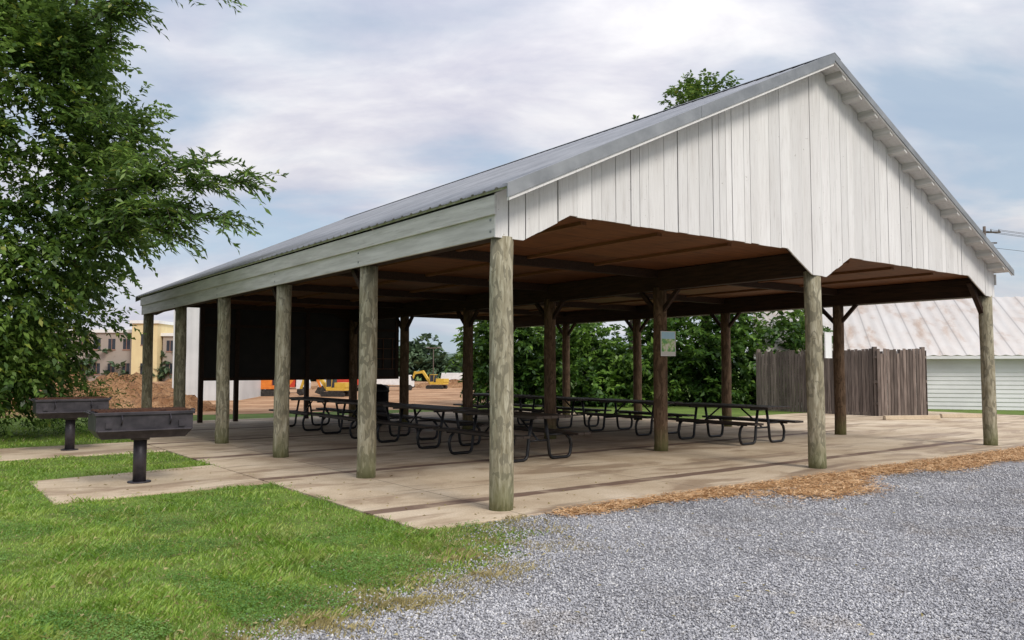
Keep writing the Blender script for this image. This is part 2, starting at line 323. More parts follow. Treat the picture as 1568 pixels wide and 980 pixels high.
def roof_half(sa,sb,name):
    per=.2286; ys=[];hs=[]; y=-.43
    while y<LEN+.43:
        for dy,h in ((0,0),(.155,0),(.172,.019),(.205,.019)): ys.append(y+dy); hs.append(h)
        y+=per
    ys.append(LEN+.43); hs.append(0)
    V=[];F=[]; S=np.linspace(sa,sb,5)
    for i,(y,h) in enumerate(zip(ys,hs)):
        for q in S: V.append((q,y,rz(q)+h))
    n=len(S)
    for i in range(len(ys)-1):
        for j in range(n-1): F.append((i*n+j,i*n+j+1,(i+1)*n+j+1,(i+1)*n+j))
    o=npmesh(name,V,F,M_roof,pav); m=o.modifiers.new('s','SOLIDIFY'); m.thickness=.004; m.offset=-1
roof_half(-.25,MID,'roof_sheet_1'); roof_half(WD+.25,MID,'roof_sheet_2')
g=MB(); rbox(g,-.2,MID-.001,-.415,LEN+.41,-.035,-.008); rbox(g,MID+.001,WD+.2,-.415,LEN+.41,-.035,-.008)
g.obj('roof_deck',M_white,pav)
g=MB()
for i in range(14):
    s=MID-(.32+i*.47)
    if s>-.15: rbox(g,s-.024,s+.024,-.392,-.116,-.125,-.036)
    s=MID+(.32+i*.47)
    if s<WD+.15: rbox(g,s-.045,s+.045,-.412,-.116,-.15,-.036)
g.obj('lookouts',M_fascia,pav)
g=MB()
for a,b_ in ((-.255,2.9),(2.905,MID),(MID,9.2),(9.205,WD+.255)):
    rbox(g,a,b_,-.452,-.436,-.125 if a<MID-.1 else -.08,.03); rbox(g,a,b_,-.4355,-.36,.0235,.031); rbox(g,a,b_,LEN+.436,LEN+.452,-.12,.03)
rbox(g,MID-.16,MID,-.455,LEN+.455,.033,.04); rbox(g,MID,MID+.16,-.455,LEN+.455,.033,.04)
g.obj('rake_trim',M_trim,pav)
g=MB()
rbox(g,-.22,MID,-.434,-.395,-.165,-.037); rbox(g,MID,WD+.22,-.434,-.414,-.10,-.037)
g.obj('rake_board',M_white,pav)
g=MB()
for k in range(6):
    y=k*BAY
    for dz in (3.05,3.18): g.box(-.1705,-.165,y-.03,y+.0,dz-.012,dz+.012)
g.obj('bolt_plates',M_trim,pav)
def sign(name,mat,s,d,zc,w,h,rot):
    x,y=W(s,d); e=empty(name,(x,y,zc),rot)
    g=MB(); g.box(-w/2,w/2,-.008,0,-h/2,h/2); g.obj('panel',mat,e)
    g=MB(); t=.012
    for q in ((-w/2-t,w/2+t,-h/2-t,-h/2),(-w/2-t,w/2+t,h/2,h/2+t),(-w/2-t,-w/2,-h/2,h/2),(w/2,w/2+t,-h/2,h/2)): g.box(q[0],q[1],-.012,.006,q[2],q[3])
    g.obj('frame',M_paper,e)
sign('park_map_sign',M_map,MID+.06,BAY-.15,2.0,.33,.44,ANG-.12)
sign('paper_notice',M_paper,MID+.125,-.145,1.90,.22,.38,ANG+.15)
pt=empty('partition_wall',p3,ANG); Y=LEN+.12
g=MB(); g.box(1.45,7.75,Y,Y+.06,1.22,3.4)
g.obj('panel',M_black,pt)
g=MB()
for s in (1.45,2.45,4.6,6.1,7.7): g.box(s-.06,s+.06,Y-.03,Y+.09,-.05 if s<5 else 1.2,3.38)
g.box(1.4,7.76,Y-.04,Y+.0,1.18,1.27)
g.box(1.4,7.76,Y-.04,Y+.0,2.72,2.8)
g.obj('frame',M_dark,pt)
g=MB()
for i in range(4): g.box(6.5+i*.34,6.52+i*.34,Y-.03,Y-.005,1.5,2.5)
for i in range(4): g.box(6.3,7.62,Y-.033,Y-.008,1.5+i*.33,1.52+i*.33)
g.obj('window_muntins',M_rust,pt)
# ------------------------------------------------------------------ picnic tables
def table(s,d,ln=2.44):
    x,y=W(s,d); e=empty('picnic_table',(x,y,0),ANG+random.uniform(-.03,.03))
    g=MB()
    for i in range(5): a=-.38+i*.154; g.box(a,a+.144,0,ln,.72,.765)
    for sg in (-1,1):
        for i in range(2): a=sg*.66+(-.14+i*.145); g.box(a,a+.135,0,ln,.42,.46)
    g.obj('top_and_benches',M_top,e,.004)
    g=MB(); r=.028
    for yy in (.42,ln-.42):
        for sg in (-1,1):
            pl=[(.14,.72),(.21,.35),(.24,.10),(.27,.045),(.33,.025),(.62,.025),(.68,.045),(.71,.10),(.73,.22),(.70,.33),(.62,.41)]
            g.tube([(sg*a,yy,zz_) for a,zz_ in pl],r,8)
            g.tube([(sg*.19,yy,.42),(sg*.78,yy,.41)],.02,6)
        g.box(-.36,.36,yy-.025,yy+.025,.69,.719)
        iy=1 if yy<ln/2 else -1
        g.tube([(0,yy,.33),(0,yy+iy*.52,.70)],.018,6); g.tube([(-.21,yy,.33),(.21,yy,.33)],.02,6)
    for xx in (-.66,.66): g.box(xx-.02,xx+.02,.3,ln-.3,.39,.419)
    g.obj('steel_frame',M_blackmetal,e)
for d in (2.95,5.75,8.5,11.2): table(3.25+random.uniform(-.08,.08) if d>3 else 3.25,d)
for d in (2.5,5.3,8.05,10.9): table(8.75+random.uniform(-.08,.08) if d>3 else 8.75,d)
# ------------------------------------------------------------------ grills
def grill(s,d,k=1.):
    x,y=W(s,d); e=empty('charcoal_grill',(x,y,0),ANG-.03)
    g=MB(); g.tube([(0,0,-.01),(0,0,.64)],.085,20); g.tube([(0,0,-.008),(0,0,.012)],.15,20); g.tube([(0,0,.57),(0,0,.63)],.12,20); g.obj('pedestal',M_grill,e)
    g=MB(); A,B,a,b_=.60,.34,.52,.26; t=.012
    def ring(w,dp,z): return [(-w,-dp,z),(w,-dp,z),(w,dp,z),(-w,dp,z)]
    rs=[ring(a,b_,.61),ring(A,B,.72),ring(A,B,.95),ring(A-t,B-t,.95),ring(A-t,B-t,.72),ring(a-t,b_-t,.63)]
    bb=len(g.v)
    for r_ in rs: g.v+=r_
    for i in range(5):
        for j in range(4):
            j2=(j+1)%4; g.f.append((bb+i*4+j,bb+i*4+j2,bb+i*4+4+j2,bb+i*4+4+j)); g.sm.append(False)
    g.f.append((bb+3,bb+2,bb+1,bb)); g.f.append((bb+20,bb+21,bb+22,bb+23)); g.sm+=[False,False]
    for q in ((-A-.02,A+.02,-B-.025,-B-.001),(-A-.02,A+.02,B+.001,B+.025),(-A-.025,-A-.001,-B,B),(A+.001,A+.025,-B,B)): g.box(q[0],q[1],q[2],q[3],.925,.965)
    g.box(-A+.02,A-.02,-B-.05,-B-.005,.715,.73)
    g.obj('firebox',M_grill,e,.004)
    g=MB()
    for i in range(26): xx=-.56+i*.0448; g.tube([(xx,-B+.02,.985),(xx,B-.02,.985)],.006,5)
    for yy in (-.3,0,.3): g.box(-.575,.575,yy-.012,yy+.012,.966,.978)
    g.obj('cooking_grate',M_rust,e)
    g=MB()
    for sg in (-1,1):
        g.tube([(sg*.61,-.1,.93),(sg*.68,-.1,.965),(sg*.69,0,.97),(sg*.68,.1,.965),(sg*.61,.1,.93)],.011,6)
        g.tube([(sg*.3,-.36,.93),(sg*.3,-.44,.86),(sg*.3,-.36,.80)],.009,6)
        g.box(sg*.45-.04,sg*.45+.04,-.362,-.342,.76,.84)
    g.obj('handles',M_grill,e)
grill(-2.67,4.69); grill(-2.72,10.1)
x,y=W(5.2,12.8); e=empty('trash_barrel',(x+.0,y,0))
g=MB(); g.tube([(0,0,0),(0,0,.28),(0,0,.30),(0,0,.31),(0,0,.58),(0,0,.6),(0,0,.61),(0,0,.88)],[.28,.28,.295,.28,.28,.295,.28,.28],20); g.obj('drum',M_blackmetal,e)
g=MB(); g.tube([(0,0,.88),(0,0,.93),(0,0,1.05),(0,0,1.1)],[.30,.30,.22,.08],20); g.obj('lid',M_blackmetal,e)
for i,(x,y,a) in enumerate(((12.0,24.3,.15),(14.2,25.2,.1))):
    g=MB(); g.prism([(-.09,0),(.09,0),(.06,.12),(-.06,.12)],'x',-.9,.9); g.obj('concrete_wheel_stop',M_conc2,None,.01,(x,y,-.0),a)
# ------------------------------------------------------------------ wood enclosure
fn=empty('wood_fence_enclosure',(11.75,26.0,-.05),0)
def fence_run(g,p,q,h):
    p=Vector((*p,0)); q=Vector((*q,0)); u=(q-p); n=int(u.length/.125); u.normalize(); nn=Vector((u.y,-u.x,0))
    for i in range(n):
        a=p+u*(i*.125); b_=a+u*.105; o2=nn*.02; hh=h+random.uniform(-.04,.03)
        if random.random()<.05: hh-=.12
        g.hexa([tuple(a)[:2]+(0.05,),tuple(b_)[:2]+(0.05,),tuple(b_+o2)[:2]+(0.05,),tuple(a+o2)[:2]+(0.05,),tuple(a)[:2]+(hh,),tuple(b_)[:2]+(hh,),tuple(b_+o2)[:2]+(hh,),tuple(a+o2)[:2]+(hh,)])
    for zr in (.4,1.1,1.9):
        a=p-nn*.002;b_=q-nn*.002;c=q-nn*.05;d=p-nn*.05
        g.hexa([(a.x,a.y,zr),(b_.x,b_.y,zr),(c.x,c.y,zr),(d.x,d.y,zr),(a.x,a.y,zr+.09),(b_.x,b_.y,zr+.09),(c.x,c.y,zr+.09),(d.x,d.y,zr+.09)])
g=MB(); fence_run(g,(-2.75,3.7),(0,0),2.2); fence_run(g,(.02,0),(1.85,.5),2.2); fence_run(g,(1.87,.5),(-.9,4.4),2.2)
for p in ((0,0.06),(1.8,.55),(-1.3,1.85),(-2.65,3.7)): g.box(p[0]-.06,p[0]+.06,p[1],p[1]+.12,0,2.28)
g.obj('pickets_and_rails',M_fence,fn)
# ------------------------------------------------------------------ white shed
sh=empty('metal_roof_shed',(10.2,32.6,-.05),math.atan2(-3.0,10)); LN=26; DP=10.5
g=MB()
for i in range(14): z0=i*.16; g.hexa([(0,-.03,z0),(LN,-.03,z0),(LN,.05,z0),(0,.05,z0),(0,-.005,z0+.16),(LN,-.005,z0+.16),(LN,.05,z0+.16),(0,.05,z0+.16)])
g.box(0,.1,.06,DP,0,2.2); g.prism([(.06,2.2),(DP,2.2),(DP/2,4.55)],'x',0,.1); g.obj('walls',M_shedwall,sh)
V=[];F=[]; xs=np.arange(-.4,LN+.4,.1)
for i,x in enumerate(xs):
    h=.02*math.sin(i*1.57); V+=[(x,-.45,2.06+h),(x,DP/2,4.66+h),(x,DP+.45,2.06+h)]
for i in range(len(xs)-1): F+=[(i*3,i*3+3,i*3+4,i*3+1),(i*3+1,i*3+4,i*3+5,i*3+2)]
npmesh('roof',V,F,M_rustroof,sh)
g=MB(); g.box(-.4,LN+.4,-.44,-.41,1.93,2.04); g.obj('eave_board',M_shedwall,sh)
# ------------------------------------------------------------------ trees
def nrm(a): return a/np.maximum(np.linalg.norm(a,axis=-1,keepdims=True),1e-6)
def leaves_from(pts,dirs,nor,Ls,Wd):
    n=len(pts); side=nrm(np.cross(dirs,nor)); up=nrm(np.cross(side,dirs))
    Ls=Ls[:,None]; Wv=Wd[:,None]
    V=np.empty((n,4,3)); V[:,0]=pts; V[:,1]=pts+dirs*Ls*.42+side*Wv*.5+up*Wv*.18; V[:,2]=pts+dirs*Ls-up*Ls*.12; V[:,3]=pts+dirs*Ls*.42-side*Wv*.5+up*Wv*.18
    F=np.arange(n*4).reshape(n,4); return V.reshape(-1,3),F
def sprays(O,D,ln,M,Lf,Wf,droop=.35):
    S=len(O); t=(np.arange(M)+.6)/M
    pts=O[:,None]+D[:,None]*(ln[:,None]*t)[:,:,None]; pts[:,:,2]-=droop*(t**2)[None]*ln[:,None]
    side=nrm(np.cross(D,nrm(np.array([0,0,1.])+R.normal(0,.35,(S,3)))))
    sg=np.where(np.arange(M)%2==0,1,-1)[None,:,None]
    d=nrm(D[:,None]*.65+side[:,None]*sg*.75+R.normal(0,.28,(S,M,3))+np.array([0,0,-.3]))
    nor=nrm(R.normal(0,.5,(S,M,3))+np.array([0,0,1.]))
    k=S*M; return leaves_from(pts.reshape(k,3),d.reshape(k,3),nor.reshape(k,3),Lf*R.uniform(.65,1.2,k),Wf*R.uniform(.7,1.2,k))
def crown(clusters,center,nspr,M,Lf,Wf,droop=.35,ln=(.35,.7)):
    Os=[];Ds=[]
    for (c,r) in clusters:
        c=np.array(c); n=max(3,int(nspr*r*r/.5)); u=nrm(R.normal(0,1,(n,3))); rad=R.uniform(.15,1,n)**.6
        Os.append(c+u*rad[:,None]*r*np.array([1,1,.75])); out=nrm(c-np.array(center)); Ds.append(nrm(u*.8+out*.55+R.normal(0,.35,(n,3))+np.array([0,0,.12])))
    O=np.vstack(Os);D=np.vstack(Ds); return sprays(O,D,R.uniform(ln[0],ln[1],len(O)),M,Lf,Wf,droop)
def join(parts):
    V=[];F=[];o=0
    for v,f in parts: V.append(v);F.append(f+o);o+=len(v)
    return np.vstack(V),np.vstack(F)
def limb(g,p,q,r0,r1,sag=.0,n=6):
    p=Vector(p);q=Vector(q); pts=[];rs=[]
    for i in range(n+1):
        t=i/n; a=p.lerp(q,t); j=.05*(q-p).length*math.sin(t*math.pi)
        pts.append(a+Vector((random.uniform(-j,j),random.uniform(-j,j),random.uniform(-j,j)+sag*math.sin(t*math.pi)))); rs.append(r0+(r1-r0)*t)
    g.tube(pts,rs,8,False); return pts
tr=empty('broadleaf_tree',(0,0,0)); g=MB(); TC=(-13.2,18.6)
g.tube([(TC[0],TC[1],-.1),(TC[0]+.05,TC[1],1.2),(TC[0]+.15,TC[1]-.1,3),(TC[0]+.1,TC[1]-.2,5),(TC[0]+.3,TC[1]-.3,8),(TC[0]+.4,TC[1]-.3,10.5)],[.38,.28,.24,.19,.12,.04],12,False)
cl=[]; cen=(-13,18.3,5.5); tries=0
while len(cl)<270 and tries<20000:
    tries+=1
    u=nrm(R.normal(0,1,3)); rr=R.uniform(.45,1)**.5
    p=np.array([-12.4,18.0,6.0])+u*rr*np.array([3.6,3.4,5.6])
    if p[2]<.9 or p[0]<-14.6 or p[1]>19.6: continue
    if p[2]<3.6 and (p[0]>-10.0): continue
    if math.sin(p[2]*1.9+1)*.8+math.sin(p[1]*1.3)*.4<-.75 and p[0]>-9.8: continue
    cl.append((tuple(p),R.uniform(.55,.9)))
inner=list(cl)
for p in ((-9.1,16.8,7.1),(-9.1,16.6,8.3),(-8.9,17,6.4),(-8.3,16.6,4.7),(-8.1,16.4,4.3),(-8.3,16.4,5.2),(-9.6,16.6,3.3),(-10.1,16.6,2.5),(-10.2,16.9,1.7),(-10.9,16.9,1.2),(-9.3,16.3,9.4),(-10.2,16.1,9.9),(-9.0,16.9,5.6),(-9.2,16.9,4.4),
          (-8.8,16.4,4.9),(-9.3,16.5,5.6),(-9.8,16.3,6.6),(-9.9,16.2,7.6),(-9.7,16.2,8.8),(-9.2,16.4,3.9),(-10.0,16.3,3.0),(-10.2,16.2,4.2),(-10.4,16.1,5.3),(-9.4,16.6,7.6),(-9.4,16.6,6.1),(-8.7,16.6,5.6),(-9.0,16.6,7.8),(-10.6,16.1,6.0),(-10.7,16.1,7.0),(-10.5,16.1,3.4)):
    cl.append((p,R.uniform(.6,.82)))
parts=[crown(cl,cen,25,12,.175,.09)]
for c,r in random.sample(inner,34):
    zz0=max(1.0,min(9.5,c[2]-1.6)); q=Vector((TC[0]+.15,TC[1]-.15,zz0)).lerp(Vector(c),.85); limb(g,(TC[0]+.15,TC[1]-.15,zz0),q,.05,.012,.2)
reach=[((-9.5,17,4.4),(-4.85,14.7,5.0),.5),((-9.5,17,4.2),(-5.2,14.6,4.35),.3),((-9.0,17,4.6),(-5.7,14.8,5.35),.35),((-9.3,17,3.8),(-6.1,14.8,3.95),.3),((-9.3,17,4.0),(-6.5,14.9,4.6),.2),
       ((-9.6,17,7.8),(-5.8,15.2,9.1),.4),((-9.6,17,8.2),(-6.6,15.3,9.5),.4),((-9.4,17,5.8),(-7.4,15.5,5.5),.3),((-9.2,17,6.6),(-8.1,15.8,6.6),.2),
       ((-9.5,17,9),(-8.2,15.6,10.2),.2),((-9.5,17,8.4),(-7.6,15.5,8.7),.2)]
O=[];D=[]
for a,b_,sg in reach:
    pts=limb(g,a,b_,.03,.006,sg,10); pp=np.array([tuple(p) for p in pts]); dirm=nrm((pp[-1]-pp[0])[None])[0]
    ln_=np.linalg.norm(pp[-1]-pp[0]); nn=int(ln_*15)
    for i in range(nn):
        t=R.uniform(.05,1)**.75; idx=t*10; i0=min(9,int(idx)); p=pp[i0]+(pp[i0+1]-pp[i0])*(idx-i0)
        sd=nrm(np.cross(dirm,[0,0,1.])[None])[0]*(1 if i%2 else -1)
        O.append(p); D.append(nrm((dirm*.9+sd*R.uniform(.2,.9)+np.array([0,0,R.uniform(-.35,.6)])+R.normal(0,.15,3))[None])[0])
O=np.array(O);D=np.array(D); lnn=R.uniform(.4,.9,len(O)); parts.append(sprays(O,D,lnn,16,.19,.055,.45))
for o_,d_,l_ in zip(O,D,lnn):
    q=o_+d_*l_; q[2]-=.45*l_; mid_=o_+d_*l_*.5; mid_[2]-=.11*l_
    g.tube([tuple(o_),tuple(mid_),tuple(q)],[.006,.004,.002],4,False)
g.obj('trunk_and_limbs',M_bark,tr)
V,F=join(parts); npmesh('foliage',V,F,M_leafA,tr)
# shrub thicket
st_=empty('shrub_thicket',(0,0,0)); cl=[]; g=MB()
for i in range(230):
    x=R.uniform(-1.6,12.8); y=R.uniform(33,36.0)-.12*x
    top=3.4+.8*math.sin(x*.9+1)+.55*math.sin(x*2.3)+(.8 if 8.5<x<12 else 0); z=R.uniform(.02,1)*top
    cl.append(((x,y,max(.35,z)),R.uniform(.55,1.05)))
for i in range(26):
    x=R.uniform(-1,12); g.tube([(x,34.8-.1*x,-.1),(x+.2,34.8-.1*x,1.5),(x+R.uniform(-.4,.4),34.8-.1*x,2.6)],[.09,.06,.02],7,False)
g.obj('stems',M_bark,st_); V,F=crown(cl,(5,38,0),15,10,.27,.15); npmesh('foliage',V,F,M_leafB,st_)
def tree(name,x,y,h,rad,n,lf,wf,mat,zlow=.35,seed=1):
    e=empty(name,(x,y,-.05)); g=MB(); g.tube([(0,0,0),(.1,0,h*.3),(-.1,.1,h*.6),(.05,0,h*.93)],[h*.022,h*.017,h*.01,h*.003],10,False)
    cl=[]
    for i in range(n):
        t=R.uniform(zlow,1); rr=rad*math.sin(min(1,(1.04-t)/(1.04-zlow)*1.25+.08)*math.pi*.5)*R.uniform(.3,1); a=R.uniform(0,6.28)
        p=(rr*math.cos(a),rr*math.sin(a),t*h); cl.append((p,R.uniform(.5,.95)*max(.6,rad/3.5)))
        if i%3==0: limb(g,(0,0,max(h*.25,p[2]-rad*.5)),p,h*.006,.012,.1,4)
    g.obj('trunk_and_limbs',M_bark,e); V,F=crown(cl,(0,0,h*.5),14,10,lf,wf); npmesh('foliage',V,F,mat,e)
tree('tall_tree',8.5,35.5,14.1,3.5,120,.24,.13,M_leafA,.4)
tree('tall_tree',5.6,37.5,12.9,2.0,40,.24,.13,M_leafA,.4)
wd=empty('weed_clump',(0,0,0)); cl=[((R.uniform(-15,-9.9),R.uniform(18.5,21),R.uniform(.1,.9)),R.uniform(.35,.6)) for _ in range(45)]
V,F=crown(cl,(-12,20,-1),22,10,.15,.03); npmesh('foliage',V,F,M_leafB,wd)
e=empty('distant_tree_line',(0,0,0)); cl=[]
for i in range(300):
    x=R.uniform(-62,18); cl.append(((x,R.uniform(92,99),R.uniform(.2,1)*(3.1+1.1*math.sin(x*.35)+.6*math.sin(x*1.1))),R.uniform(1.0,1.6)))
V,F=crown(cl,(0,120,-5),3.6,8,.8,.5); npmesh('foliage',V,F,M_leafC,e)
g=MB()
for x in range(-60,18,4): g.tube([(x,96,-.1),(x,96,2.0)],[.15,.08],6,False)
g.obj('trunks',M_bark,e)
V=[];F=[]; n=160
for i in range(n):
    a=math.radians(-75+150*i/(n-1))
    for j,(rr,hh) in enumerate(((330,0),(430,.45),(620,1.),(900,.2))):
        h=(13+5*math.sin(a*7+1)+3*math.sin(a*17)+1.2*math.sin(a*53)+.8*math.sin(a*91))*hh
        V.append((rr*math.sin(a),rr*math.cos(a),-.5+h))
for i in range(n-1):
    for j in range(3): F.append((i*4+j,i*4+4+j,i*4+5+j,i*4+j+1))
npmesh('hills',V,F,M_hill,None,True)
# ------------------------------------------------------------------ construction site
g=MB(); pl=[(-75,120),(-70,31),(-22,24.5),(-14,25.5),(-9,27.5),(-3,31),(0,37),(2,60),(6,90)]
g.v=[(p[0]*1.0,p[1],GZ+.006) for p in pl]; g.f=[tuple(range(len(pl)))]; g.sm=[False]; g.obj('dirt_lot',M_dirt,fix=True)
def mound(x,y,rx,ry,h,seed):
    V=[];F=[];n=72;m_=26; rs=random.Random(int(seed*10))
    for j in range(m_+1):
        t=j/m_
        for i in range(n):
            a=2*math.pi*i/n; wob=1+.12*math.sin(a*3+seed)+.07*math.sin(a*7+seed*2)+.04*math.sin(a*15+seed)
            hh=h*(math.cos(t*math.pi)*.5+.5)**.55*(1+.14*math.sin(a*5+seed+t*4))*(.86+.14*math.sin(t*11+a*2))+ (rs.uniform(-.07,.07)*h if 0<j<m_ else 0)
            V.append((x+rx*t*wob*math.cos(a),y+ry*t*wob*math.sin(a),hh-.06))
    for j in range(m_):
        for i in range(n): i2=(i+1)%n; F.append((j*n+i,(j+1)*n+i,(j+1)*n+i2,j*n+i2))
    npmesh('dirt_mound',V,F,M_mound,None,False)
mound(-14.4,29.5,3.6,2.2,1.25,1); mound(-17.8,31,4.2,2.6,1.45,2.3); mound(-23,33,5,4,1.35,3.1); mound(-20,50,5,3,.9,5.); mound(-12.5,60,3,2,.6,6.2); mound(-5,64,4,2.,.6,7.1)
def excavator(x,y,rot,mat,k=1.):
    e=empty('excavator',(x,y,-.05),rot); e.scale=(k,k,k)
    g=MB()
    for sy in (-1,1):
        g.prism([(-1.9,.25),(-1.6,0),(1.6,0),(1.9,.25),(1.9,.6),(1.6,.85),(-1.6,.85),(-1.9,.6)],'y',sy*1.0-.3,sy*1.0+.3)
    g.box(-1,1,-.7,.7,.4,.8); g.obj('tracks',M_rubber,e,.03)
    g=MB(); g.box(-2.1,1.0,-1.3,1.3,1.0,1.45); g.box(-2.2,-.4,-1.3,1.3,1.45,2.2)
    g.prism([(.9,1.3),(1.3,1.5),(3.0,3.9),(5.0,3.5),(4.9,3.1),(3.2,3.3),(1.7,1.2)],'y',-.25,.2)
    g.prism([(4.7,3.7),(5.1,3.7),(6.0,1.2),(5.7,1.1)],'y',-.18,.14)
    g.prism([(.0,2.2),(.1,1.46),(1.0,1.46),(1.0,1.55),(.15,1.6),(.1,2.9),(-.05,2.9)],'y',.35,1.25)
    g.box(-.4,1.05,.3,1.3,2.95,3.05); g.box(.95,1.02,.32,.42,1.46,2.95); g.box(.95,1.02,1.18,1.28,1.46,2.95); g.obj('body_and_boom',mat,e,.03)
    g=MB(); g.box(-.35,.94,.36,1.24,1.47,2.94); g.obj('cab_glass',M_glass,e)
    g=MB(); g.prism([(5.5,1.2),(6.2,1.2),(6.3,.6),(5.8,.2),(5.1,.5),(5.3,.8)],'y',-.5,.46); g.obj('bucket',M_rubber,e,.02)
excavator(-13.2,45,.25,M_exc,.42); excavator(-9.6,44,2.9,M_excY,.36); excavator(-5.6,60,2.8,M_excY,.36); excavator(-31,78,.2,M_exc,.7); excavator(-15.2,47,3.0,M_exc,.40)
def truck(x,y,rot,mat,k=.8):
    e=empty('dump_truck',(x,y,-.05),rot); e.scale=(k,k,k)
    g=MB(); g.prism([(1.4,.7),(3.2,.7),(3.25,1.6),(2.8,2.6),(1.4,2.6)],'y',-1.1,1.1); g.box(-3.2,1.3,-.5,.5,.65,.85); g.obj('cab',M_truckw,e,.05)
    g=MB(); g.prism([(-3.6,1.1),(1.2,.95),(1.3,2.3),(-3.4,2.3)],'y',-1.15,1.15); g.obj('bed',mat,e,.03)
    g=MB(); g.prism([(2.75,1.65),(3.22,1.65),(2.86,2.45),(2.6,2.45)],'y',-1.11,1.11); g.obj('windows',M_glass,e)
    g=MB()
    for xx in (2.4,-1.4,-2.6):
        for sy in (-1,1): g.tube([(xx,sy*.8,.5),(xx,sy*1.15,.5)],.5,18)
    g.obj('wheels',M_rubber,e)
truck(-13.9,50,.1,M_truckr,.42); truck(-8.2,56,.3,M_truckw,.42); truck(-11.5,54,3.0,M_truckr,.42); truck(-4.4,70,.1,M_truckw,.5)
def upole(name,x,y,h,arm):
    e=empty(name,(x,y,-.05)); g=MB(); g.tube([(0,0,0),(0,0,h)],[.16,.10] if arm else [.06,.04],10)
    if arm: g.box(-1.2,1.2,-.05,.05,h-.5,h-.38); g.box(-.9,.9,-.05,.05,h-1.3,h-1.2)
    else: g.box(-.6,.6,-.06,.06,h-.1,h)
    g.obj('pole',M_pole,e)
    g=MB()
    if arm:
        for xx in (-1.1,-.5,.5,1.1): g.tube([(xx,0,h-.38),(xx,0,h-.2)],.05,8)
        g.tube([(.3,-.2,h-2.2),(.3,-.2,h-1.3)],.22,12)
    else: g.box(-.75,-.4,-.15,.15,h-.02,h+.08); g.box(.4,.75,-.15,.15,h-.02,h+.08)
    g.obj('fittings',M_trim,e)
upole('utility_pole',35.5,60,12.2,True); upole('light_pole',-7.8,80,3.6,False)
g=MB()
for off,zz1 in ((-1.1,11.9),(-.5,11.9),(.5,11.9),(1.1,11.9),(0,10.6)):
    a=Vector((35.5+off,60,zz1)); b_=Vector((62+off,42,8.0)); pts=[]
    for i in range(13): t=i/12; p=a.lerp(b_,t); p.z-=1.4*math.sin(t*math.pi); pts.append(p)
    g.tube(pts,.014,5,False)
g.obj('power_lines',M_rubber)
BW=3.1
e=empty('white_metal_building',(-16.2,38.5,-.05),.12); V=[];F=[]
xs=np.arange(0,BW+.01,.1)
for i,x in enumerate(xs): V+=[(x,-.03*(i%3==0),0),(x,-.03*(i%3==0),5.0)]
for i in range(len(xs)-1): F.append((i*2,i*2+2,i*2+3,i*2+1))
npmesh('front_cladding',V,F,M_metalwhite,e); g=MB(); g.box(0,BW,.02,7,0,4.95); g.obj('volume',M_metalwhite,e)
g=MB(); g.prism([(-.25,4.97),(BW/2,5.3),(BW+.25,4.97),(BW+.25,5.08),(BW/2,5.42),(-.25,5.08)],'y',-.3,7.2); g.obj('roof',M_trim,e)
def building(x,y,w_,dp,h,mat,fl,nw,rot):
    e=empty('brick_building',(x,y,-.05),rot); g=MB(); g.box(0,w_,0,dp,0,h); g.obj('walls',mat,e)
    g=MB(); g.box(-.2,w_+.2,-.2,dp+.2,h,h+.35); g.obj('parapet',M_paper,e)
    g=MB(); g2=MB()
    for f_ in range(fl):
        for i in range(nw):
            xx=(i+.5)*w_/nw; z0=f_*h/fl+.9; g.box(xx-.4,xx+.4,-.02,.1,z0,z0+1.2); g2.box(xx-.45,xx+.45,-.05,-.022,z0-.14,z0); g2.box(xx-.03,xx+.03,-.045,-.021,z0,z0+1.2)
    g.obj('windows',M_glass,e); g2.obj('sills',M_brick,e)
building(-55,92,11.8,10,5.6,M_brick,2,7,.0); building(-43,91,2.9,8,6.6,M_yellow,2,1,.0); building(-39.9,92,5,9,5.2,M_brick,2,3,.0)
# ------------------------------------------------------------------ grass blades, stones, needles
def inhard(x,y,w=0.):
    s,d=L(x,y); wv=.035*np.sin(x*9+y*5)+.02*np.sin(x*23)
    return ((s>-1.20+wv)&(d>-.40-.0137*(s+1.26)))|((s>-3.80+wv)&(s<-1.2)&(d>3.52+wv)&(d<5.72+wv))|((s>-3.90+wv)&(s<-1.2)&(d>8.95+wv)&(d<11.15))
def blades(name,mat,n,y0,y1,pfun,h0,h1,wd):
    u=R.uniform(0,1,n); y=y0*(y1/y0)**u; x=R.uniform(-.70,.72,n)*y
    k=pfun(x,y); x=x[k];y=y[k]; n=len(x)
    h=R.uniform(h0,h1,n)*(.6+.6*np.sin(x*2.1+np.sin(y*1.7))**2)*(.75+.5*(np.sin(x*6.1+np.sin(y*5.3)*2)>.2)); a=R.uniform(0,6.283,n); ln=R.uniform(.3,1.3,n)*h
    w_=wd*R.uniform(.7,1.3,n)*(1+np.maximum(0,y-7)*.09)
    dx,dy=np.cos(a),np.sin(a); sx,sy=-dy,dx; z=np.full(n,GZ-.002)
    V=np.empty((n,4,3)); V[:,0]=np.stack([x-sx*w_,y-sy*w_,z],1); V[:,1]=np.stack([x+sx*w_,y+sy*w_,z],1)
    V[:,2]=np.stack([x+dx*ln*.35+sx*w_*.7,y+dy*ln*.35+sy*w_*.7,z+h*.6],1); V[:,3]=np.stack([x+dx*ln,y+dy*ln,z+h],1)
    return npmesh(name,V.reshape(-1,3),np.arange(n*4).reshape(n,4),mat)
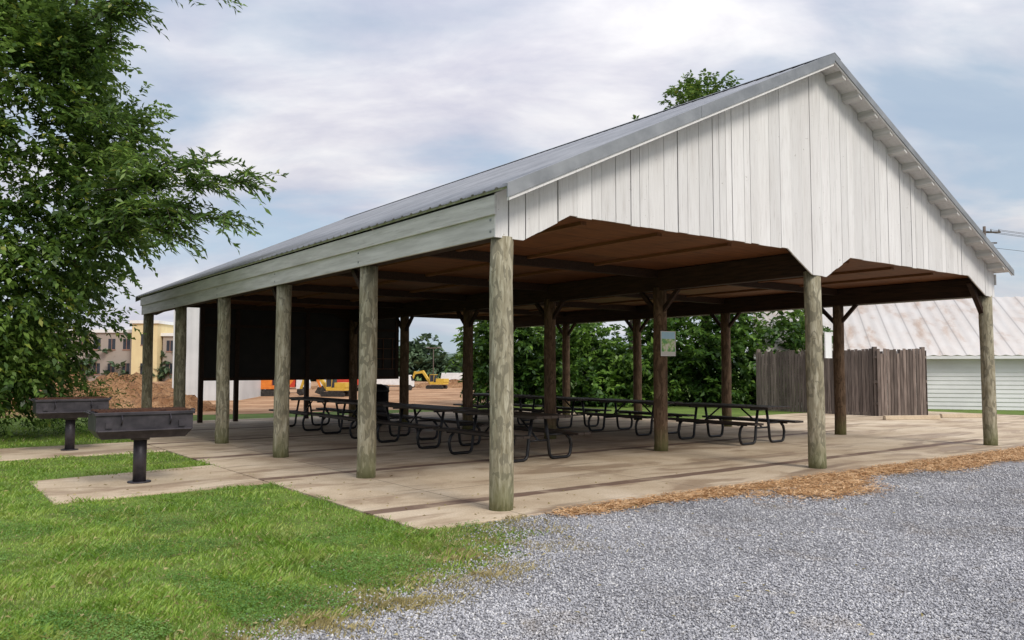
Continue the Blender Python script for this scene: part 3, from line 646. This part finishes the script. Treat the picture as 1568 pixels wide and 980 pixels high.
def pg(x,y):
    e=xb(y)+.16*np.sin(y*4.3)+.1*np.sin(x*7+y*9); p=np.clip((e-x)/.8,0,1)**1.1; p=np.where(y>8.6,1,p)
    s,d=L(x,y); gr=(s>0)&(d<0); p=np.where((y>8.3)&gr,0,p); bare=.5+.5*np.sin(x*3.3+2*np.sin(y*2.1)); p=p*(.72+.28*bare)
    return (R.uniform(0,1,len(x))<p)&~inhard(x,y)&~((s>13)&(d<9.1)&(s<24.2))
blades('grass_lawn',M_grass,400000,4.3,34,pg,.020,.055,.0036)
def pd(x,y):
    e=xb(y)+.12*np.sin(y*6.3); q=np.exp(-((x-e+.25)/.55)**2)*(.25+.75*(np.sin(x*5+y*3)*np.sin(y*6-x*2)>-.1)); s,d=L(x,y)
    q=np.where((s>.3),0,q); q=np.maximum(q,.05*(x<e)); return (R.uniform(0,1,len(x))<q*.9)&~inhard(x,y)&(y<8.8)
blades('dry_grass',M_dry,250000,4.3,9,pd,.012,.045,.003)
n=90000; y=4.3*(12/4.3)**R.uniform(0,1,n); x=R.uniform(-.68,.1,n)*y
k=(x<xb(y)-.35)&~inhard(x,y)&(np.sin(x*2.7+1.3*np.sin(y*2.2))*np.sin(y*2.9+x)>.15); x=x[k];y=y[k];n=len(x)
a=R.uniform(0,6.28,n); D=np.stack([np.cos(a),np.sin(a),R.uniform(-.1,.25,n)],1)
V,F=leaves_from(np.stack([x,y,GZ+R.uniform(.02,.05,n)],1),nrm(D),nrm(R.normal(0,.25,(n,3))+np.array([0,0,1.])),R.uniform(.012,.022,n),R.uniform(.010,.018,n)); npmesh('clover_patch',V,F,M_clover)
n=170000; u=R.uniform(0,1,n); y=4.2*(13/4.2)**u; x=R.uniform(-.35,.72,n)*y; e=xb(y)
s,d=L(x,y); k=(x>e-R.exponential(.2,n))&~inhard(x,y)&~((y>8.6)&(s<0)); x=x[k];y=y[k]; n=len(x)
sz=R.uniform(.005,.0125,n)*(1+np.maximum(0,y-6)*.05)
base=np.array([[1,0,0],[0,1,0],[-1,0,0],[0,-1,0],[0,0,.8],[0,0,-.6]])
V=base[None]*sz[:,None,None]*R.uniform(.6,1.3,(n,6,1)); a=R.uniform(0,6.28,n); ca,sa=np.cos(a)[:,None],np.sin(a)[:,None]
tl=R.uniform(-.6,.6,(n,1)); V=np.stack([V[:,:,0]*ca-V[:,:,1]*sa,V[:,:,0]*sa+V[:,:,1]*ca,V[:,:,2]+V[:,:,0]*tl],2)
V+=np.stack([x,y,np.full(n,GZ+.006)+sz*.35],1)[:,None]
F=np.array([[0,1,4],[1,2,4],[2,3,4],[3,0,4],[1,0,5],[2,1,5],[3,2,5],[0,3,5]]); FF=(F[None]+6*np.arange(n)[:,None,None]).reshape(-1,3)
npmesh('gravel_stones',V.reshape(-1,3),FF,M_stone)
S_=[];D_=[]; blobs=[(.75,.18,.30,.12,1.6),(1.6,.1,.2,.06,.4)]
for i in range(230):
    s=R.uniform(.4,16.5); big=.14+.85*math.exp(-((s-4.2)/1.1)**2)+.45*math.exp(-((s-8.0)/1.8)**2)+.75*math.exp(-((s-12.5)/2.5)**2)
    blobs.append((s,R.uniform(0,1.25)*big,R.uniform(.06,.26)*(1+big*.6),R.uniform(.03,.13)*(1+big),R.uniform(.3,1.)*(.25+big)))
for (s,o,rs_,rd,wt) in blobs:
    k=int(600*wt); S_.append(R.normal(s,rs_,k)); D_.append(-o+R.normal(0,rd,k))
s=np.concatenate(S_); do=np.concatenate(D_); edge=-.40-.0137*(s+1.26)
d=edge+np.where(do>.03,-np.abs(do),do); keep=s>.25; s=s[keep];d=d[keep];n=len(s)
x=P0[0]+CA*s-SA*d; y=P0[1]+SA*s+CA*d
a=R.uniform(0,6.28,n); ln=R.uniform(.02,.055,n); w_=R.uniform(.003,.006,n); z=np.where(inhard(x,y),.002,GZ+.008)+R.uniform(0,.03,n); tz=R.uniform(-.012,.016,n)
V=np.empty((n,4,3)); dx,dy=np.cos(a)*ln,np.sin(a)*ln; sx,sy=-np.sin(a)*w_,np.cos(a)*w_
V[:,0]=np.stack([x-dx-sx,y-dy-sy,z],1);V[:,1]=np.stack([x+dx-sx,y+dy-sy,z+tz],1);V[:,2]=np.stack([x+dx+sx,y+dy+sy,z+tz+.001],1);V[:,3]=np.stack([x-dx+sx,y-dy+sy,z+.001],1)
npmesh('fallen_pine_needles',V.reshape(-1,3),np.arange(n*4).reshape(n,4),M_needle)
n=700; y=4.6*(12/4.6)**R.uniform(0,1,n); x=R.uniform(-.65,.5,n)*y; k=R.uniform(0,1,n)<np.where(x<xb(y)+.5,1,.25); x=x[k];y=y[k];n=len(x)
hz=np.where(inhard(x,y),.006,.010); a=R.uniform(0,6.28,n); D=np.stack([np.cos(a),np.sin(a),R.uniform(-.2,.2,n)],1); nor=nrm(R.normal(0,.3,(n,3))+np.array([0,0,1.]))
V,F=leaves_from(np.stack([x,y,hz],1),nrm(D),nor,R.uniform(.03,.06,n),R.uniform(.015,.03,n)); npmesh('fallen_leaves',V,F,M_dry)
print('done')
